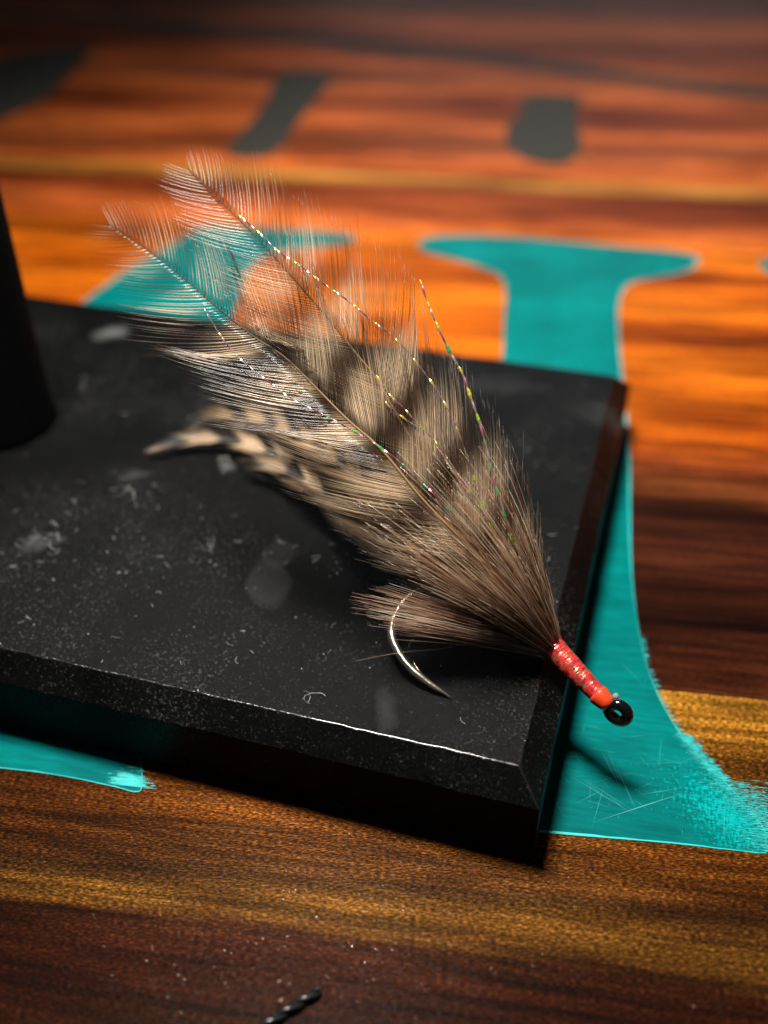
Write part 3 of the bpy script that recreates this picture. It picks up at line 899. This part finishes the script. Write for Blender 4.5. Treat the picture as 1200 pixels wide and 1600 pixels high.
# ---- pearl flash strands: twisted tinsel, its glints added as coloured beads
flash_mat = m_flash()
BEAD = [(0.95, 0.85, 0.10), (0.55, 0.85, 0.08), (0.10, 0.80, 0.25), (0.85, 0.80, 0.15), (0.15, 0.75, 0.45), (0.90, 0.55, 0.10)]
def flash(Q, start, pitch=0.36, pal=(0, 1, 3), upto=0.85, size=1.0):
    n = 260
    P, L = resample(Q, n)
    T = nrm(np.gradient(P, axis=0))
    s = np.linspace(0, L, n)
    A_ = nrm(np.cross(T, np.array([0.31, 0.2, 0.93])))
    B_ = np.cross(T, A_)
    ph = np.pi * s / pitch
    wv = A_ * np.cos(ph)[:, None] + B_ * np.sin(ph)[:, None]
    nv = np.cross(T, wv)
    hw, th = 0.0105 * size, 0.003
    V = np.concatenate([P + wv * hw + nv * th, P - wv * hw + nv * th, P - wv * hw - nv * th, P + wv * hw - nv * th])
    F = []
    for i in range(n - 1):
        for k in range(4):
            a, b = k * n, ((k + 1) % 4) * n
            F.append((a + i, b + i, b + i + 1, a + i + 1))
    F += [(0, n, 2 * n, 3 * n), (4 * n - 1, 3 * n - 1, 2 * n - 1, n - 1)]
    hue = 0.5 + 0.5 * np.sin(s * 9 + start)
    c = np.outer(hue, (0.62, 0.20, 0.30)) + np.outer(1 - hue, (0.60, 0.52, 0.46))
    C = np.tile(c, (4, 1))
    o = obj('flash_strand', V, F, flash_mat, fly, smooth=False, cols=C)
    # glints, modelled as coloured beads along the strand
    V, F, C = [], [], []
    d = 0.02
    i = 0
    while d < L * upto:
        c0 = np.array([np.interp(d, s, P[:, k]) for k in range(3)])
        tg = np.array([np.interp(d, s, T[:, k]) for k in range(3)])
        ta = nrm(np.cross(tg, VIEWN)); tb2 = np.cross(tg, ta)
        rr = 0.0165 * size * random.uniform(0.6, 1.25)
        i0 = len(V)
        for k_, (rk, zk) in enumerate(((0.35, -1.25), (0.9, -0.5), (1.0, 0.35), (0.4, 1.2))):
            for q_ in range(7):
                an = 2 * math.pi * q_ / 7 + k_ * 0.4
                V.append(c0 + tg * zk * rr * 2.6 + (ta * math.cos(an) + tb2 * math.sin(an) * 0.7) * rk * rr)
        for k_ in range(3):
            for q_ in range(7):
                F.append((i0 + k_ * 7 + q_, i0 + k_ * 7 + (q_ + 1) % 7, i0 + (k_ + 1) * 7 + (q_ + 1) % 7, i0 + (k_ + 1) * 7 + q_))
        F.append(tuple(i0 + q_ for q_ in range(7))[::-1])
        F.append(tuple(i0 + 21 + q_ for q_ in range(7)))
        col = BEAD[pal[min(len(pal) - 1, int(i * len(pal) / max(1, L * upto / pitch)))] if random.random() < 0.75 else random.choice(pal)]
        C += [col] * 28
        d += pitch * random.uniform(0.92, 1.08)
        i += 1
    b = obj('glint_beads', V, F, flash_mat, o, smooth=False, cols=np.array(C))
    b['kind'] = 'stuff'
FL1 = [[-2.454,4.09,5.844],[-2.279,3.882,5.607],[-2.082,3.688,5.378],[-1.891,3.551,5.139],[-1.677,3.386,4.94],[-1.507,3.187,4.716],[-1.339,2.989,4.493],[-1.199,2.79,4.28],[-1.05,2.562,4.028],[-0.886,2.34,3.778],[-0.646,2.149,3.295],[-0.005,1.965,1.699]]
FL2 = [[-5.134,4.313,6.389],[-4.818,4.169,6.258],[-4.462,3.999,6.08],[-4.096,3.88,5.96],[-3.73,3.74,5.815],[-3.377,3.658,5.664],[-2.992,3.546,5.466],[-2.602,3.438,5.269],[-2.244,3.277,5.02],[-1.863,3.025,4.733],[-1.534,2.717,4.398],[-1.286,2.464,3.997],[-0.904,2.127,3.364],[0.012,1.97,1.699]]
FL3 = [[-5.276,3.184,5.475],[-4.985,2.998,5.221],[-4.689,2.853,5.016],[-4.214,2.697,4.809],[-3.831,2.565,4.668],[-3.397,2.484,4.569],[-2.935,2.43,4.411],[-2.606,2.369,4.295],[-2.263,2.25,4.183],[-1.924,2.135,3.998],[-1.369,1.924,3.615],[-0.022,1.96,1.699]]
FL4 = [[-2.752,3.026,4.905],[-2.535,2.891,4.74],[-2.303,2.794,4.618],[-2.077,2.681,4.476],[-1.828,2.575,4.335],[-1.606,2.407,4.13],[-1.245,2.216,3.762],[-0.89,2.076,3.298],[-0.005,1.965,1.699]]
FL5 = [[-2.655,2.999,4.836],[-2.586,2.82,4.674],[-2.217,2.71,4.483],[-1.917,2.646,4.374],[-1.464,2.368,4.029],[-1.096,2.138,3.692],[-0.594,1.985,2.995],[0.012,1.97,1.699]]
flash(FL1, 0.0, 0.35, (0, 0, 2, 2, 1), size=1.4)
flash(FL2, 1.0, 0.36, (3, 0, 3, 1, 1))
flash(FL3, 2.0, 0.40, (4, 4, 2, 4, 3), size=0.8)
flash(FL4, 3.0, 0.30, (0, 1, 3, 5), upto=0.75, size=0.85)
flash(FL5, 4.0, 0.27, (0, 3, 1, 5), upto=0.75, size=0.85)

# ------------------------------------------------------------------ bits lying about
# short twisted offcut on the wood in front
p0, p1 = np.array([-2.92, -3.24]), np.array([-2.163, -2.543])
ca, sa = math.cos(ANG), math.sin(ANG)
w2 = lambda u, v: np.array([u * ca - v * sa, u * sa + v * ca])
a, b = w2(*p0), w2(*p1)
n = 90
tt = np.linspace(0, 1, n)
ctr = np.stack([a[0] + (b[0] - a[0]) * tt, a[1] + (b[1] - a[1]) * tt + 0.02 * np.sin(tt * 3), np.full(n, 0.066)], 1)
dv = nrm(np.array([b[0] - a[0], b[1] - a[1], 0]))
sv = np.array([-dv[1], dv[0], 0])
wire = empty('twisted_wire', (*(0.5 * (a + b)), 0), 'short black twisted wire offcut on the wood at the front edge', 'wire')
wm = m_plain('dark_wire', (0.012, 0.013, 0.014), 0.28, 0.2, 0.5, bump=(18, 0.4, 0.01))
for q in (0, 1):
    ph = tt * 2 * math.pi * 2.2 + q * math.pi
    Pq = ctr + sv * (0.027 * np.cos(ph))[:, None] + np.array([0, 0, 1]) * (0.027 * np.sin(ph))[:, None]
    V, F, _ = tubes(Pq, np.full(n, 0.036), 10)
    obj('wire_strand', V, F, wm, wire)

# lint and dust on the plate, thicker in some places
CLUMPS = [(random.uniform(-10, -0.3), random.uniform(0.2, 4.6), random.uniform(0.15, 1.3)) for _ in range(14)]
lint_mat = m_plain('pale_lint', (0.42, 0.42, 0.40), 0.8)
Pl = []
for _ in range(90):
    x, y = random.uniform(-10.5, -0.1), random.uniform(0.1, 7.0)
    if random.random() < 0.45:
        x, y = random.uniform(-8.5, -1.0), random.uniform(0.1, 3.8)
    a, L, cv = random.uniform(0, 6.28), random.uniform(0.04, 0.16), random.uniform(-12, 12)
    p = []
    for j in range(9):
        p.append((x, y, ZT + 0.008 + 0.014 * abs(math.sin(j * 0.8 + a))))
        x += math.cos(a) * L / 8
        y += math.sin(a) * L / 8
        a += cv * L / 8 + random.uniform(-0.35, 0.35)
    Pl.append(p)
for cx, cy, k_, sp in ((-8.35, 2.25, 16, 0.16), (-5.6, 2.85, 5, 0.05), (-7.5, 3.9, 5, 0.08), (-6.3, 5.1, 8, 0.1), (-2.9, 0.35, 5, 0.08)):
    for _ in range(k_):
        x, y = cx + random.gauss(0, sp), cy + random.gauss(0, sp)
        a, L, cv = random.uniform(0, 6.28), random.uniform(0.1, 0.34), random.uniform(-12, 12)
        p = []
        for j in range(9):
            p.append((x, y, ZT + 0.010 + 0.02 * abs(math.sin(j * 0.8 + a))))
            x += math.cos(a) * L / 8
            y += math.sin(a) * L / 8
            a += cv * L / 8
        Pl.append(p)
Pl = np.array(Pl)
V, F, _ = tubes(Pl, np.full(Pl.shape[:2], 0.0030) * rng.uniform(0.5, 1.3, len(Pl))[:, None], 3)
V = V.tolist()
for _ in range(330):
    x, y = random.uniform(-11, 0.0), random.uniform(0.05, 9.5)
    if random.random() < 0.75:
        cx, cy, sp = random.choice(CLUMPS)
        x, y = min(-0.03, random.gauss(cx, sp)), max(0.03, random.gauss(cy, sp * 0.7))
    r_ = 0.0035 + 0.013 * random.random() ** 4
    i0 = len(V)
    for q in range(5):
        an = q * 1.2566 + random.uniform(-0.4, 0.4)
        V.append((x + r_ * math.cos(an) * random.uniform(0.6, 1.3), y + r_ * math.sin(an), ZT + 0.002 + random.uniform(0, 0.006)))
    V.append((x, y, ZT + 0.004 + r_ * 0.7))
    for q in range(5):
        F.append((i0 + q, i0 + (q + 1) % 5, i0 + 5))
dust = obj('dust', V, F, lint_mat, None, smooth=False)
tag(dust, 'pale lint threads and dust specks scattered over the black plate', 'dust', 'stuff')
